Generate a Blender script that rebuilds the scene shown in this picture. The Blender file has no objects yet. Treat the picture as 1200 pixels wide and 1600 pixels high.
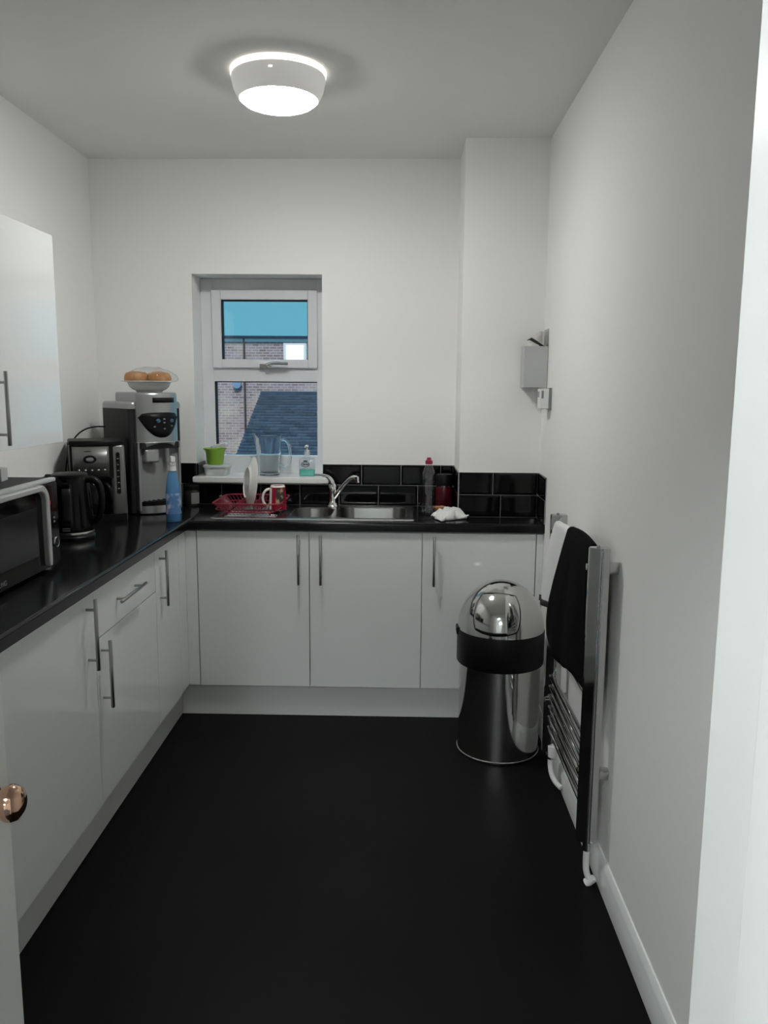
import bpy, bmesh, math, random
from mathutils import Vector, Matrix, noise
random.seed(7)
PI = math.pi
S = bpy.context.scene
C = S.collection

# ------------------------------------------------------------------ camera
F_PX = 1262.556; CAM_H = 1.497
pit, yaw, rol = map(math.radians, (8.784, 1.271, 0.41))
fw = Vector((-math.sin(yaw)*math.cos(pit), math.cos(yaw)*math.cos(pit), -math.sin(pit)))
rt0 = Vector((math.cos(yaw), math.sin(yaw), 0)); up0 = rt0.cross(fw)
rt = math.cos(rol)*rt0 + math.sin(rol)*up0; up = -math.sin(rol)*rt0 + math.cos(rol)*up0
cd = bpy.data.cameras.new('camera'); co = bpy.data.objects.new('camera', cd); C.objects.link(co)
co.matrix_world = Matrix(((rt.x, up.x, -fw.x, 0), (rt.y, up.y, -fw.y, 0), (rt.z, up.z, -fw.z, CAM_H), (0, 0, 0, 1)))
cd.sensor_fit = 'VERTICAL'; cd.sensor_height = 24; cd.lens = F_PX*24/1600; cd.clip_start = 0.02; cd.clip_end = 200
S.camera = co

# ------------------------------------------------------------------ sky, daylight, exposure
W = bpy.data.worlds.new('dusk_sky'); S.world = W; W.use_nodes = True
bg = W.node_tree.nodes['Background']; bg.inputs[0].default_value = (0.13, 0.45, 0.60, 1); bg.inputs[1].default_value = 1.0
sd = bpy.data.lights.new('added_steep_sun', 'SUN'); sd.energy = 4.0; sd.angle = math.radians(12); sd.color = (0.95, 0.97, 1.0)
so = bpy.data.objects.new('added_steep_sun', sd); C.objects.link(so)
so.rotation_euler = (math.radians(32), 0, math.radians(-14))  # sun added steep to brighten the brick wall and shadow the slate courses
S.view_settings.view_transform = 'Standard'; S.view_settings.look = 'None'
S.view_settings.gamma = 1; S.view_settings.exposure = 0; S.view_settings.use_curve_mapping = False
LAMP_W = 80.0      # emission of the kitchen lamp's glowing disc
HALL_W = 100.0      # emission of the hallway lamps

# ------------------------------------------------------------------ materials
def mat(name, col, rough=0.5, metal=0.0, spec=0.5, coat=0.0, bump=None, var=None, trans=0.0, emit=0.0, ecol=None, ior=1.45, sheen=0):
    m = bpy.data.materials.new(name); m.use_nodes = True
    nt = m.node_tree; b = nt.nodes['Principled BSDF']
    b.inputs['Base Color'].default_value = (*col, 1); b.inputs['Roughness'].default_value = rough
    b.inputs['Metallic'].default_value = metal; b.inputs['Specular IOR Level'].default_value = spec
    b.inputs['Coat Weight'].default_value = coat; b.inputs['Coat Roughness'].default_value = 0.05
    b.inputs['Transmission Weight'].default_value = trans; b.inputs['IOR'].default_value = ior
    b.inputs['Sheen Weight'].default_value = sheen
    if emit:
        b.inputs['Emission Strength'].default_value = emit; b.inputs['Emission Color'].default_value = (*(ecol or col), 1)
    tc = None
    if bump or var:
        tc = nt.nodes.new('ShaderNodeTexCoord')
    if bump:
        n = nt.nodes.new('ShaderNodeTexNoise'); n.inputs['Scale'].default_value = bump[0]; n.inputs['Detail'].default_value = 4
        bp = nt.nodes.new('ShaderNodeBump'); bp.inputs['Strength'].default_value = bump[1]; bp.inputs['Distance'].default_value = bump[2] if len(bump) > 2 else 0.002
        nt.links.new(tc.outputs['Object'], n.inputs['Vector']); nt.links.new(n.outputs['Fac'], bp.inputs['Height'])
        nt.links.new(bp.outputs['Normal'], b.inputs['Normal'])
    if var:   # (scale, colour2, low, high)
        n = nt.nodes.new('ShaderNodeTexNoise'); n.inputs['Scale'].default_value = var[0]; n.inputs['Detail'].default_value = 5
        r = nt.nodes.new('ShaderNodeValToRGB'); r.color_ramp.elements[0].position = var[2]; r.color_ramp.elements[1].position = var[3]
        r.color_ramp.elements[0].color = (*col, 1); r.color_ramp.elements[1].color = (*var[1], 1)
        nt.links.new(tc.outputs['Object'], n.inputs['Vector']); nt.links.new(n.outputs['Fac'], r.inputs['Fac'])
        nt.links.new(r.outputs['Color'], b.inputs['Base Color'])
    return m

def thin_glass(name, tint=(1, 1, 1), ior=1.5, rough=0.0):
    m = bpy.data.materials.new(name); m.use_nodes = True; nt = m.node_tree
    for n in list(nt.nodes):
        if n.type != 'OUTPUT_MATERIAL': nt.nodes.remove(n)
    out = [n for n in nt.nodes if n.type == 'OUTPUT_MATERIAL'][0]
    t = nt.nodes.new('ShaderNodeBsdfTransparent'); t.inputs[0].default_value = (*tint, 1)
    g = nt.nodes.new('ShaderNodeBsdfGlossy'); g.inputs['Roughness'].default_value = rough
    lw = nt.nodes.new('ShaderNodeLayerWeight'); lw.inputs['Blend'].default_value = 0.5
    pw = nt.nodes.new('ShaderNodeMath'); pw.operation = 'POWER'; pw.inputs[1].default_value = 3.2
    f = nt.nodes.new('ShaderNodeMath'); f.operation = 'MULTIPLY_ADD'; f.inputs[1].default_value = 0.55; f.inputs[2].default_value = ((ior-1)/(ior+1))**2*1.5
    nt.links.new(lw.outputs['Facing'], pw.inputs[0]); nt.links.new(pw.outputs[0], f.inputs[0])
    x = nt.nodes.new('ShaderNodeMixShader')
    nt.links.new(f.outputs[0], x.inputs[0]); nt.links.new(t.outputs[0], x.inputs[1]); nt.links.new(g.outputs[0], x.inputs[2])
    nt.links.new(x.outputs[0], out.inputs['Surface'])
    return m

def brick_mat():
    m = mat('far_brick', (0.4, 0.35, 0.3), 0.9); nt = m.node_tree; b = nt.nodes['Principled BSDF']
    tc = nt.nodes.new('ShaderNodeTexCoord'); sp = nt.nodes.new('ShaderNodeSeparateXYZ'); cb = nt.nodes.new('ShaderNodeCombineXYZ')
    nt.links.new(tc.outputs['Object'], sp.inputs[0]); nt.links.new(sp.outputs['X'], cb.inputs['X']); nt.links.new(sp.outputs['Z'], cb.inputs['Y'])
    k = nt.nodes.new('ShaderNodeTexBrick'); k.inputs['Scale'].default_value = 1.0; k.inputs['Brick Width'].default_value = 0.26
    k.inputs['Row Height'].default_value = 0.095; k.inputs['Mortar Size'].default_value = 0.014
    k.inputs['Color1'].default_value = (0.34, 0.25, 0.28, 1); k.inputs['Color2'].default_value = (0.20, 0.125, 0.125, 1); k.inputs['Mortar'].default_value = (0.46, 0.40, 0.41, 1)
    nt.links.new(cb.outputs[0], k.inputs['Vector'])
    n = nt.nodes.new('ShaderNodeTexNoise'); n.inputs['Scale'].default_value = 0.8; n.inputs['Detail'].default_value = 3
    nt.links.new(cb.outputs[0], n.inputs['Vector'])
    mx = nt.nodes.new('ShaderNodeMixRGB'); mx.blend_type = 'MIX'; mx.inputs['Color2'].default_value = (0.62, 0.53, 0.42, 1)
    r = nt.nodes.new('ShaderNodeValToRGB'); r.color_ramp.elements[0].position = 0.45; r.color_ramp.elements[1].position = 0.75
    r.color_ramp.elements[1].color = (0.6, 0.6, 0.6, 1)
    nt.links.new(n.outputs['Fac'], r.inputs[0]); nt.links.new(r.outputs[0], mx.inputs[0]); nt.links.new(k.outputs['Color'], mx.inputs['Color1'])
    nt.links.new(mx.outputs[0], b.inputs['Base Color'])
    return m

def slate_mat():
    m = mat('blue_slate', (0.05, 0.085, 0.13), 0.55); nt = m.node_tree; b = nt.nodes['Principled BSDF']
    g = nt.nodes.new('ShaderNodeNewGeometry'); r = nt.nodes.new('ShaderNodeValToRGB')
    r.color_ramp.elements[0].color = (0.024, 0.043, 0.072, 1); r.color_ramp.elements[1].color = (0.050, 0.082, 0.125, 1)
    nt.links.new(g.outputs['Random Per Island'], r.inputs[0]); nt.links.new(r.outputs[0], b.inputs['Base Color'])
    return m

M = dict(
    wall=mat('wall_paint', (0.91, 0.91, 0.895), 0.75, spec=0.25, bump=(90, 0.06)),
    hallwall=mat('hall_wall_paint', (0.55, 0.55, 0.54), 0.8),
    ceil=mat('ceiling_paint', (0.92, 0.925, 0.905), 0.85, spec=0.2),
    gloss_paint=mat('gloss_paint', (0.80, 0.82, 0.81), 0.22, bump=(25, 0.08)),
    door_paint=mat('door_paint', (0.72, 0.73, 0.70), 0.3),
    floor=mat('black_vinyl', (0.0028, 0.0028, 0.0027), 0.5, spec=0.11, bump=(260, 0.12, 0.001), var=(3.0, (0.0042, 0.0042, 0.0041), 0.3, 0.75)),
    hallfloor=mat('hall_carpet', (0.09, 0.09, 0.10), 0.95),
    cab=mat('gloss_white_door', (0.80, 0.82, 0.81), 0.10, spec=0.5, coat=0.25),
    carcass=mat('white_carcass', (0.72, 0.73, 0.72), 0.4),
    plinth=mat('plinth_white', (0.70, 0.71, 0.70), 0.3),
    worktop=mat('black_worktop', (0.0065, 0.0065, 0.007), 0.16, spec=0.27, bump=(180, 0.02, 0.001), var=(140, (0.011, 0.011, 0.012), 0.5, 0.8)),
    tile=mat('gloss_black_tile', (0.003, 0.003, 0.003), 0.06, spec=0.32),
    grout=mat('grey_grout', (0.32, 0.33, 0.33), 0.85),
    steel=mat('brushed_steel', (0.55, 0.55, 0.54), 0.22, 1.0),
    shadedsteel=mat('bowl_steel_shaded', (0.19, 0.19, 0.185), 0.30, 1.0),  # sink steel darkened to paint the dim reflections inside the bowls
    handle=mat('handle_steel', (0.42, 0.42, 0.41), 0.30, 1.0),
    chrome=mat('chrome', (0.78, 0.78, 0.77), 0.045, 1.0),
    radchrome=mat('radiator_chrome', (0.50, 0.50, 0.50), 0.06, 1.0),
    binsteel=mat('bin_steel', (0.60, 0.60, 0.59), 0.10, 1.0),
    copper=mat('copper_knob', (0.72, 0.45, 0.32), 0.07, 1.0),
    blackpl=mat('black_plastic', (0.006, 0.006, 0.006), 0.40, spec=0.22),
    blackgl=mat('black_gloss', (0.004, 0.004, 0.004), 0.08, spec=0.25),
    darkgrey=mat('dark_grey_plastic', (0.018, 0.019, 0.019), 0.42, spec=0.35),
    silver=mat('silver_plastic', (0.42, 0.43, 0.43), 0.28, 0.75),
    silverdk=mat('silver_plastic_dark', (0.19, 0.19, 0.185), 0.32, 0.6),
    greypl=mat('grey_plastic', (0.24, 0.25, 0.25), 0.45),
    baygrey=mat('bay_grey', (0.26, 0.27, 0.27), 0.4),
    brightsilver=mat('bright_silver_plastic', (0.55, 0.56, 0.56), 0.35, 0.3),
    upvc=mat('white_upvc', (0.80, 0.81, 0.84), 0.25),
    whitepl=mat('white_plastic', (0.80, 0.80, 0.79), 0.35),
    tub=mat('frosted_plastic', (0.75, 0.78, 0.78), 0.3, trans=0.25),
    gasket=mat('rubber_gasket', (0.01, 0.01, 0.012), 0.6),
    pane=thin_glass('window_glass'),
    clear=thin_glass('clear_plastic', (0.93, 0.95, 0.97), 1.75, 0.03),
    film=thin_glass('cling_film', (0.96, 0.97, 0.97), 1.35, 0.08),
    jugglass=mat('jug_glass', (0.95, 0.98, 1.0), 0.02, trans=1.0, ior=1.4),
    red=mat('red_coated_wire', (0.23, 0.012, 0.03), 0.4),
    redjar=mat('dark_red_jar', (0.085, 0.006, 0.012), 0.25),
    redcap=mat('red_cap', (0.30, 0.015, 0.05), 0.35),
    china=mat('white_china', (0.76, 0.76, 0.73), 0.15),
    bluebot=mat('blue_bottle', (0.075, 0.23, 0.45), 0.15, coat=0.4),
    bluelab=mat('blue_label', (0.10, 0.22, 0.45), 0.35, var=(28, (0.55, 0.60, 0.72), 0.50, 0.62)),
    green=mat('green_pot', (0.30, 0.55, 0.06), 0.4),
    soap=mat('mint_soap', (0.16, 0.68, 0.52), 0.15),
    ink=mat('dark_print', (0.02, 0.02, 0.025), 0.5),
    bread=mat('bread_crust', (0.42, 0.20, 0.085), 0.55, var=(22, (0.60, 0.34, 0.17), 0.45, 0.7), bump=(40, 0.3)),
    sponge=mat('orange_sponge', (0.55, 0.27, 0.13), 0.9, bump=(300, 0.5)),
    scour=mat('grey_scourer', (0.12, 0.12, 0.11), 0.95, bump=(300, 0.5)),
    cloth=mat('white_cloth', (0.72, 0.72, 0.70), 0.95, bump=(220, 0.4), sheen=0.2),
    towelw=mat('white_towel', (0.72, 0.73, 0.72), 0.95, bump=(300, 0.5), sheen=0.2),
    towelb=mat('black_towel', (0.005, 0.005, 0.0055), 0.95, bump=(300, 0.5), spec=0.1),
    paper=mat('paper', (0.68, 0.67, 0.64), 0.7),
    boxgrey=mat('grey_card_box', (0.50, 0.51, 0.51), 0.5),
    led=mat('red_led', (0.3, 0.01, 0.04), 0.4, emit=0.25, ecol=(0.9, 0.03, 0.12)),
    ledw=mat('indicator_stud', (0.85, 0.85, 0.85), 0.25, 0.6),
    btn=mat('blue_button', (0.03, 0.10, 0.16), 0.2),
    slate=slate_mat(),
    gutter=mat('gutter_dark', (0.03, 0.06, 0.10), 0.5),
    pipebrown=mat('downpipe_brown', (0.06, 0.055, 0.055), 0.6),
    soffit=mat('soffit_white', (0.75, 0.76, 0.78), 0.5),
    alarm=mat('alarm_box_blue', (0.20, 0.30, 0.45), 0.4),
    brick=brick_mat(),
    tarmac=mat('tarmac', (0.06, 0.06, 0.065), 0.9),
    mugprint=mat('mug_print', (0.03, 0.028, 0.025), 0.3, var=(42, (0.42, 0.30, 0.18), 0.50, 0.60)),
    mugred=mat('mug_red', (0.30, 0.008, 0.03), 0.2),
    hemgrey=mat('dark_hem', (0.03, 0.03, 0.03), 0.9),
    shade=mat('lamp_housing', (0.78, 0.78, 0.75), 0.3, emit=0.24, ecol=(1.0, 0.98, 0.94)),
    lampglow=mat('lamp_diffuser', (0.9, 0.9, 0.9), 0.5, emit=LAMP_W, ecol=(1.0, 0.99, 0.96)),
    lamprim=mat('lamp_rim_translucent', (0.85, 0.82, 0.78), 0.5, emit=1.1, ecol=(1.0, 0.95, 0.88)),
    bulb=mat('hall_lamp_opal', (0.9, 0.9, 0.9), 0.5, emit=HALL_W, ecol=(0.95, 1.0, 1.0)),
    bulbfar=mat('far_hall_lamp_opal', (0.9, 0.9, 0.9), 0.5, emit=HALL_W*1.75, ecol=(0.95, 1.0, 1.0)),
)

# ------------------------------------------------------------------ mesh helpers
class MB:
    def __init__(s): s.bm = bmesh.new(); s.T = Matrix.Identity(4); s.bev = False
    def v(s, p): return s.bm.verts.new(s.T @ Vector(p))
    def box(s, x0, x1, y0, y1, z0, z1, r=0.0, seg=2):
        vs = [s.v((x, y, z)) for x in (x0, x1) for y in (y0, y1) for z in (z0, z1)]
        fs = [s.bm.faces.new([vs[i] for i in q]) for q in ((0, 1, 3, 2), (4, 6, 7, 5), (0, 4, 5, 1), (2, 3, 7, 6), (0, 2, 6, 4), (1, 5, 7, 3))]
        if r:
            s.bev = True
            es = list({e for f in fs for e in f.edges})
            bmesh.ops.bevel(s.bm, geom=es, offset=r, segments=seg, affect='EDGES', profile=0.5, clamp_overlap=True)
        return s
    def tube(s, pts, r, n=10, closed=False, cap=True):
        P = [Vector(p) for p in pts]; k = len(P); rs = r if isinstance(r, (list, tuple)) else [r]*k
        T = []
        for i in range(k):
            a = P[(i-1) % k] if (closed or i) else P[0]; b = P[(i+1) % k] if (closed or i < k-1) else P[-1]
            T.append((b-a).normalized())
        nrm = T[0].orthogonal().normalized(); rings = []
        for i in range(k):
            nrm = (nrm - T[i]*nrm.dot(T[i])).normalized(); bn = T[i].cross(nrm)
            rings.append([s.v(P[i] + (nrm*math.cos(2*PI*j/n) + bn*math.sin(2*PI*j/n))*rs[i]) for j in range(n)])
        for i in range(k if closed else k-1):
            a, b = rings[i], rings[(i+1) % k]
            for j in range(n): s.bm.faces.new((a[j], a[(j+1) % n], b[(j+1) % n], b[j]))
        if cap and not closed:
            s.bm.faces.new(rings[0][::-1]); s.bm.faces.new(rings[-1])
        return s
    def cyl(s, p0, p1, r0, r1=None, n=24): return s.tube([p0, p1], [r0, r0 if r1 is None else r1], n)
    def lathe(s, prof, n=32, c=(0, 0, 0), close=False, sx=1.0, sy=1.0):
        rings = []
        for r, z in prof:
            if r < 1e-6: rings.append([s.v((c[0], c[1], c[2]+z))])
            else: rings.append([s.v((c[0]+r*sx*math.cos(2*PI*j/n), c[1]+r*sy*math.sin(2*PI*j/n), c[2]+z)) for j in range(n)])
        for a, b in zip(rings, rings[1:]):
            for j in range(n):
                k = (j+1) % n
                if len(a) == 1 and len(b) == 1: continue
                if len(a) == 1: s.bm.faces.new((a[0], b[k], b[j]))
                elif len(b) == 1: s.bm.faces.new((a[j], a[k], b[0]))
                else: s.bm.faces.new((a[j], a[k], b[k], b[j]))
        return s
    def loft(s, loops, cap0=False, cap1=False):
        R = [[s.v(p) for p in L] for L in loops]; n = len(R[0])
        for a, b in zip(R, R[1:]):
            for j in range(n): s.bm.faces.new((a[j], a[(j+1) % n], b[(j+1) % n], b[j]))
        if cap0: s.bm.faces.new(R[0][::-1])
        if cap1: s.bm.faces.new(R[-1])
        return s
    def prism(s, poly, axis, a, b):
        def P(p, t): return (t, p[0], p[1]) if axis == 'x' else ((p[0], t, p[1]) if axis == 'y' else (p[0], p[1], t))
        return s.loft([[P(p, a) for p in poly], [P(p, b) for p in poly]], True, True)
    def grid(s, fn, nu, nv):
        g = [[s.v(fn(i/(nu-1), j/(nv-1))) for j in range(nv)] for i in range(nu)]
        for i in range(nu-1):
            for j in range(nv-1): s.bm.faces.new((g[i][j], g[i+1][j], g[i+1][j+1], g[i][j+1]))
        return s
    def ball(s, c, rx, ry=None, rz=None, u=16, v=10):
        ry = ry or rx; rz = rz or rx
        prof = [(math.sin(PI*i/v), -math.cos(PI*i/v)) for i in range(v+1)]; prof[0] = (0, -1); prof[-1] = (0, 1)
        T0 = s.T.copy(); s.T = s.T @ Matrix.Translation(c) @ Matrix.Diagonal((rx, ry, rz, 1)); s.lathe(prof, u); s.T = T0
        return s
    def build(s, name, m, parent=None, angle=38, mods=None):
        bmesh.ops.recalc_face_normals(s.bm, faces=s.bm.faces)
        me = bpy.data.meshes.new(name); s.bm.to_mesh(me); s.bm.free()
        me.materials.append(M[m] if isinstance(m, str) else m)
        me.polygons.foreach_set('use_smooth', [True]*len(me.polygons)); me.set_sharp_from_angle(angle=math.radians(angle))
        o = bpy.data.objects.new(name, me); C.objects.link(o)
        if parent: o.parent = parent
        if s.bev:
            wn_ = o.modifiers.new('weighted_normals', 'WEIGHTED_NORMAL'); wn_.keep_sharp = True
        return o

def thick(o, t, off=0.0):
    md = o.modifiers.new('thickness', 'SOLIDIFY'); md.thickness = t; md.offset = off; return o
def tag(o, label, cat, group=None, kind=None):
    o['label'] = label; o['category'] = cat
    if group: o['group'] = group
    if kind: o['kind'] = kind
    return o
def thing(name, loc, label, cat, rz=0.0, group=None):
    e = bpy.data.objects.new(name, None); C.objects.link(e); e.location = loc; e.rotation_euler = (0, 0, rz); e.empty_display_size = 0.05
    return tag(e, label, cat, group)
def struct(name, mb, m, label, cat): return tag(mb.build(name, m), label, cat, kind='structure')
def rrect(x0, x1, y0, y1, r, k=6):
    pts = []
    for cx, cy, a in ((x1-r, y1-r, 0), (x0+r, y1-r, 90), (x0+r, y0+r, 180), (x1-r, y0+r, 270)):
        for i in range(k+1):
            t = math.radians(a + 90*i/k); pts.append((cx + r*math.cos(t), cy + r*math.sin(t)))
    return pts
def bez(p0, p1, p2, p3, n=14):
    p0, p1, p2, p3 = map(Vector, (p0, p1, p2, p3)); out = []
    for i in range(n+1):
        t = i/n; out.append(p0*(1-t)**3 + p1*3*t*(1-t)**2 + p2*3*t*t*(1-t) + p3*t**3)
    return out
def txt(body, size, name, m, parent, mw, extrude=0.0004):
    cu = bpy.data.curves.new(name, 'FONT'); cu.body = body; cu.size = size; cu.extrude = extrude; cu.align_x = 'RIGHT'
    tmp = bpy.data.objects.new(name + '_src', cu); C.objects.link(tmp)
    dg = bpy.context.evaluated_depsgraph_get(); me = bpy.data.meshes.new_from_object(tmp.evaluated_get(dg))
    bpy.data.objects.remove(tmp); me.name = name; me.materials.clear(); me.materials.append(M[m])
    o = bpy.data.objects.new(name, me); C.objects.link(o); o.matrix_local = mw
    o.parent = parent
    return o

# ------------------------------------------------------------------ room dimensions (metres)
XL, XR, YB, ZC = -1.507, 0.625, 4.009, 2.558
XP, YP = 0.260, 3.682                 # boxed pier in the far right corner
Y0, YD = 0.30, 0.425                  # front wall with the doorway
DX0, DX1, DZ = -0.60, 0.17, 2.03      # doorway
WX0, WX1, WZ0, WZ1 = -1.028, -0.396, 1.022, 2.031   # window opening
YG = 4.172                            # window frame front

# ------------------------------------------------------------------ shell
struct('floor', MB().box(XL-.2, XR+.2, Y0, YB+.25, -0.1, 0), 'floor', 'matt black vinyl kitchen floor', 'floor')
struct('ceiling', MB().box(XL-.2, XR+.2, Y0, YB+.25, ZC, ZC+.12), 'ceil', 'plain white painted ceiling with round lamp', 'ceiling')
wl = struct('wall_left', MB().box(XL-.2, XL, YD, YB+.25, 0, ZC), 'wall', 'white left wall behind the wall cabinet and microwave', 'wall')
wr = struct('wall_right', MB().box(XR, XR+.2, YD, YB+.25, 0, ZC), 'wall', 'long bare white right wall carrying the towel radiator', 'wall')
b = MB()
b.box(XL, WX0, YB, YB+.25, 0, ZC); b.box(WX1, XR, YB, YB+.25, 0, ZC); b.box(WX0, WX1, YB, YB+.25, 0, WZ0); b.box(WX0, WX1, YB, YB+.25, WZ1, ZC)
wb = struct('wall_back', b, 'wall', 'white end wall with the small window above the sink', 'wall')
wp = struct('wall_pier', MB().box(XP, XR, YP, YB, 0, ZC, 0), 'wall', 'white boxed-in pier in the far right corner', 'wall')
b = MB()
b.box(XL, DX0-.03, Y0, YD, 0, ZC); b.box(DX1+.03, XR, Y0, YD, 0, ZC); b.box(DX0-.03, DX1+.03, Y0, YD, DZ+.03, ZC)
struct('wall_front', b, 'wall', 'white wall around the kitchen doorway', 'wall')
# doorway lining with stops
b = MB(); b.box(DX1, DX1+.03, Y0-.005, YD, 0, DZ+.03, .002); b.box(DX0-.03, DX0, Y0-.005, YD, 0, DZ+.03, .002); b.box(DX0, DX1, Y0-.005, YD, DZ, DZ+.03)
b.box(DX1-.012, DX1, Y0-.005, Y0+.045, 0, DZ, .003); b.box(DX0, DX0+.012, Y0-.005, Y0+.045, 0, DZ, .003)
struct('trim_1', b, 'gloss_paint', 'glossy white painted door lining at the right edge', 'door frame')
# skirting on the right wall
prof = [(XR, 0), (XR-.016, 0), (XR-.016, .066), (XR-.0135, .072), (XR-.0135, .076), (XR-.011, .083), (XR-.006, .0945), (XR-.004, .098), (XR, .098)]
struct('baseboard_right', MB().prism(prof, 'y', YD, 3.527), 'gloss_paint', 'white moulded skirting board along the right wall', 'skirting board')
# hallway the photographer stands in
b = MB(); b.box(-1.9, -1.8, -4.6, Y0, 0, 2.5); b.box(1.3, 1.4, -4.6, Y0, 0, 2.5); b.box(-1.9, 1.4, -4.7, -4.6, 0, 2.5)
b.box(-1.8, XL, Y0, Y0+.1, 0, 2.5); b.box(XR, 1.3, Y0, Y0+.1, 0, 2.5)
struct('wall_hall', b, 'hallwall', 'white hallway walls behind the camera outside the doorway', 'wall')
struct('floor_hall', MB().box(-1.9, 1.4, -4.7, Y0, -.1, -.001), 'hallfloor', 'dark grey hallway carpet outside the doorway', 'floor')
struct('ceiling_hall', MB().box(-1.9, 1.4, -4.7, Y0, 2.5, 2.68), 'ceil', 'white hallway ceiling behind the camera', 'ceiling')

# open door at the left edge, swung into the kitchen
dr = thing('door_1', (-.600, .395, 0), 'open white painted door with a copper knob at the lower left', 'door'); dr['kind'] = 'structure'
MB().box(-.042, 0, .0, .755, .008, 2.0, .002).build('leaf', 'door_paint', dr)
kn = MB(); kn.T = Matrix.Translation((0, .700, .889)) @ Matrix.Rotation(PI/2, 4, 'Y')
kn.lathe([(0, 0), (.026, 0), (.026, .004), (.012, .006), (.010, .010), (.014, .014), (.0235, .019), (.0275, .028), (.0275, .033), (.024, .042), (.015, .048), (0, .0505)], 32)
ko = kn.build('knob', 'copper', dr); ko['label'] = 'shiny copper door knob'
for hz in (.25, 1.0, 1.75): MB().cyl((.004, -.004, hz), (.004, -.004, hz+.09), .006, n=12).build('hinge', 'steel', dr)

# ------------------------------------------------------------------ window
w = thing('window_1', ((WX0+WX1)/2, YG, WZ0), 'white plastic window with an opening top light and chrome handle', 'window'); w['kind'] = 'structure'
ox, oy, oz = w.location
def wbox(mb, x0, x1, y0, y1, z0, z1, r=0): return mb.box(x0-ox, x1-ox, y0-oy, y1-oy, z0-oz, z1-oz, r)
f = MB(); y0, y1 = YG, YG+.06
wbox(f, WX0, -.965, y0, y1, 1.05, WZ1, .004); wbox(f, -.440, WX1, y0, y1, 1.05, WZ1, .004)
wbox(f, -.967, -.438, y0, y1, 1.972, WZ1, .004); wbox(f, -.967, -.438, y0, y1, 1.52, 1.60, .004); wbox(f, -.967, -.438, y0, y1, 1.05, 1.142, .004)
f.build('frame', 'upvc', w)
s_ = MB(); y0, y1 = YG-.018, YG+.045
wbox(s_, -.970, -.922, y0, y1, 1.588, 1.976, .006); wbox(s_, -.484, -.435, y0, y1, 1.588, 1.976, .006)
wbox(s_, -.924, -.482, y0, y1, 1.926, 1.976, .006); wbox(s_, -.924, -.482, y0, y1, 1.588, 1.632, .006)
sa = s_.build('sash', 'upvc', w)
g = MB()
for (a, b_, c, d) in ((-.922, -.484, 1.632, 1.926),):
    wbox(g, a, a+.006, YG-.004, YG+.03, c, d); wbox(g, a, b_, YG-.004, YG+.03, d-.005, d); wbox(g, b_-.003, b_, YG-.002, YG+.03, c, d)
g.build('gasket', 'gasket', w)
g = MB(); wbox(g, -.965, -.959, YG+.004, YG+.04, 1.142, 1.52); wbox(g, -.965, -.440, YG+.004, YG+.04, 1.516, 1.52); g.build('gasket', 'gasket', w)
g = MB(); wbox(g, -.920, -.486, YG+.022, YG+.027, 1.634, 1.924); g.build('pane', 'pane', w)
g = MB(); wbox(g, -.963, -.442, YG+.032, YG+.037, 1.144, 1.518); g.build('pane', 'pane', w)
h = MB(); hx, hy, hz = -.685-ox, YG-.018-oy, 1.598-oz
h.box(hx-.045, hx+.02, hy-.008, hy, hz-.012, hz+.012, .003); h.cyl((hx, hy-.008, hz), (hx, hy-.03, hz+.003), .011)
h.tube(bez((hx, hy-.032, hz+.003), (hx+.02, hy-.036, hz+.016), (hx+.03, hy-.036, hz+.014), (hx+.105, hy-.034, hz+.012)), [.010]*4+[.008]*11, 10)
h.build('handle', 'chrome', sa)
sl = MB(); wbox(sl, -1.040, -.364, 3.962, YB+.002, 1.022, 1.052, .006); wbox(sl, WX0+.001, WX1-.001, YB-.002, YG+.02, 1.022, 1.052, 0); sl.build('sill', 'gloss_paint', w)

# ------------------------------------------------------------------ black wall tiles
TH, TG, TD = .1025, .0028, .008
tile_cache = {}
def tile_mesh(wd, ht):
    key = (round(wd, 4), round(ht, 4))
    if key not in tile_cache:
        b = MB(); bw = min(.009, wd*.2); z0 = 0
        L = lambda i, y: [(i, y, i), (wd-i, y, i), (wd-i, y, ht-i), (i, y, ht-i)]
        b.loft([L(0, 0), L(0, -.0045), L(.0006, -.005), L(bw, -TD), ], False, True)
        o = b.build('tile', 'tile', None, 10); tile_cache[key] = o.data; bpy.data.objects.remove(o)
    return tile_cache[key]
def tile(parent, pos, rz, wd, ht):
    o = bpy.data.objects.new('tile', tile_mesh(wd-TG, ht-TG)); C.objects.link(o); o.parent = parent
    o.location = Vector(pos) ; o.rotation_euler = (0, 0, rz)
def row(parent, p0, dvec, rz, cuts, z, ht=TH):
    for a, b_ in zip(cuts, cuts[1:]):
        if b_-a < .015: continue
        tile(parent, (p0[0]+dvec[0]*(a+TG/2), p0[1]+dvec[1]*(a+TG/2), z+TG/2), rz, b_-a, ht)
TZ0, TZ1 = .9105, .9105+TH
def cuts(x0, x1, first, step=.1965):
    c = [x0]; k = first
    while k > x0 + step: k -= step
    while k < x0 + .004: k += step
    while k < x1-.004: c.append(k); k += step
    return c + [x1]
row(wb, (0, YB-.001), (1, 0), 0, cuts(WX1, XP-.008, -.202), TZ1)
row(wb, (0, YB-.001), (1, 0), 0, cuts(XL+.008, WX0, -1.185), TZ1)
row(wb, (0, YB-.001), (1, 0), 0, cuts(XL+.008, XP-.008, -.118), TZ0)
row(wp, (0, YP-.001), (1, 0), 0, [XP, .415, XR-.008], TZ1); row(wp, (0, YP-.001), (1, 0), 0, [XP, .452, XR-.008], TZ0)
row(wp, (XP-.001, YB), (0, -1), -PI/2, [0, .165, YB-YP], TZ1); row(wp, (XP-.001, YB), (0, -1), -PI/2, [0, .10, .23, YB-YP], TZ0)
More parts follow.
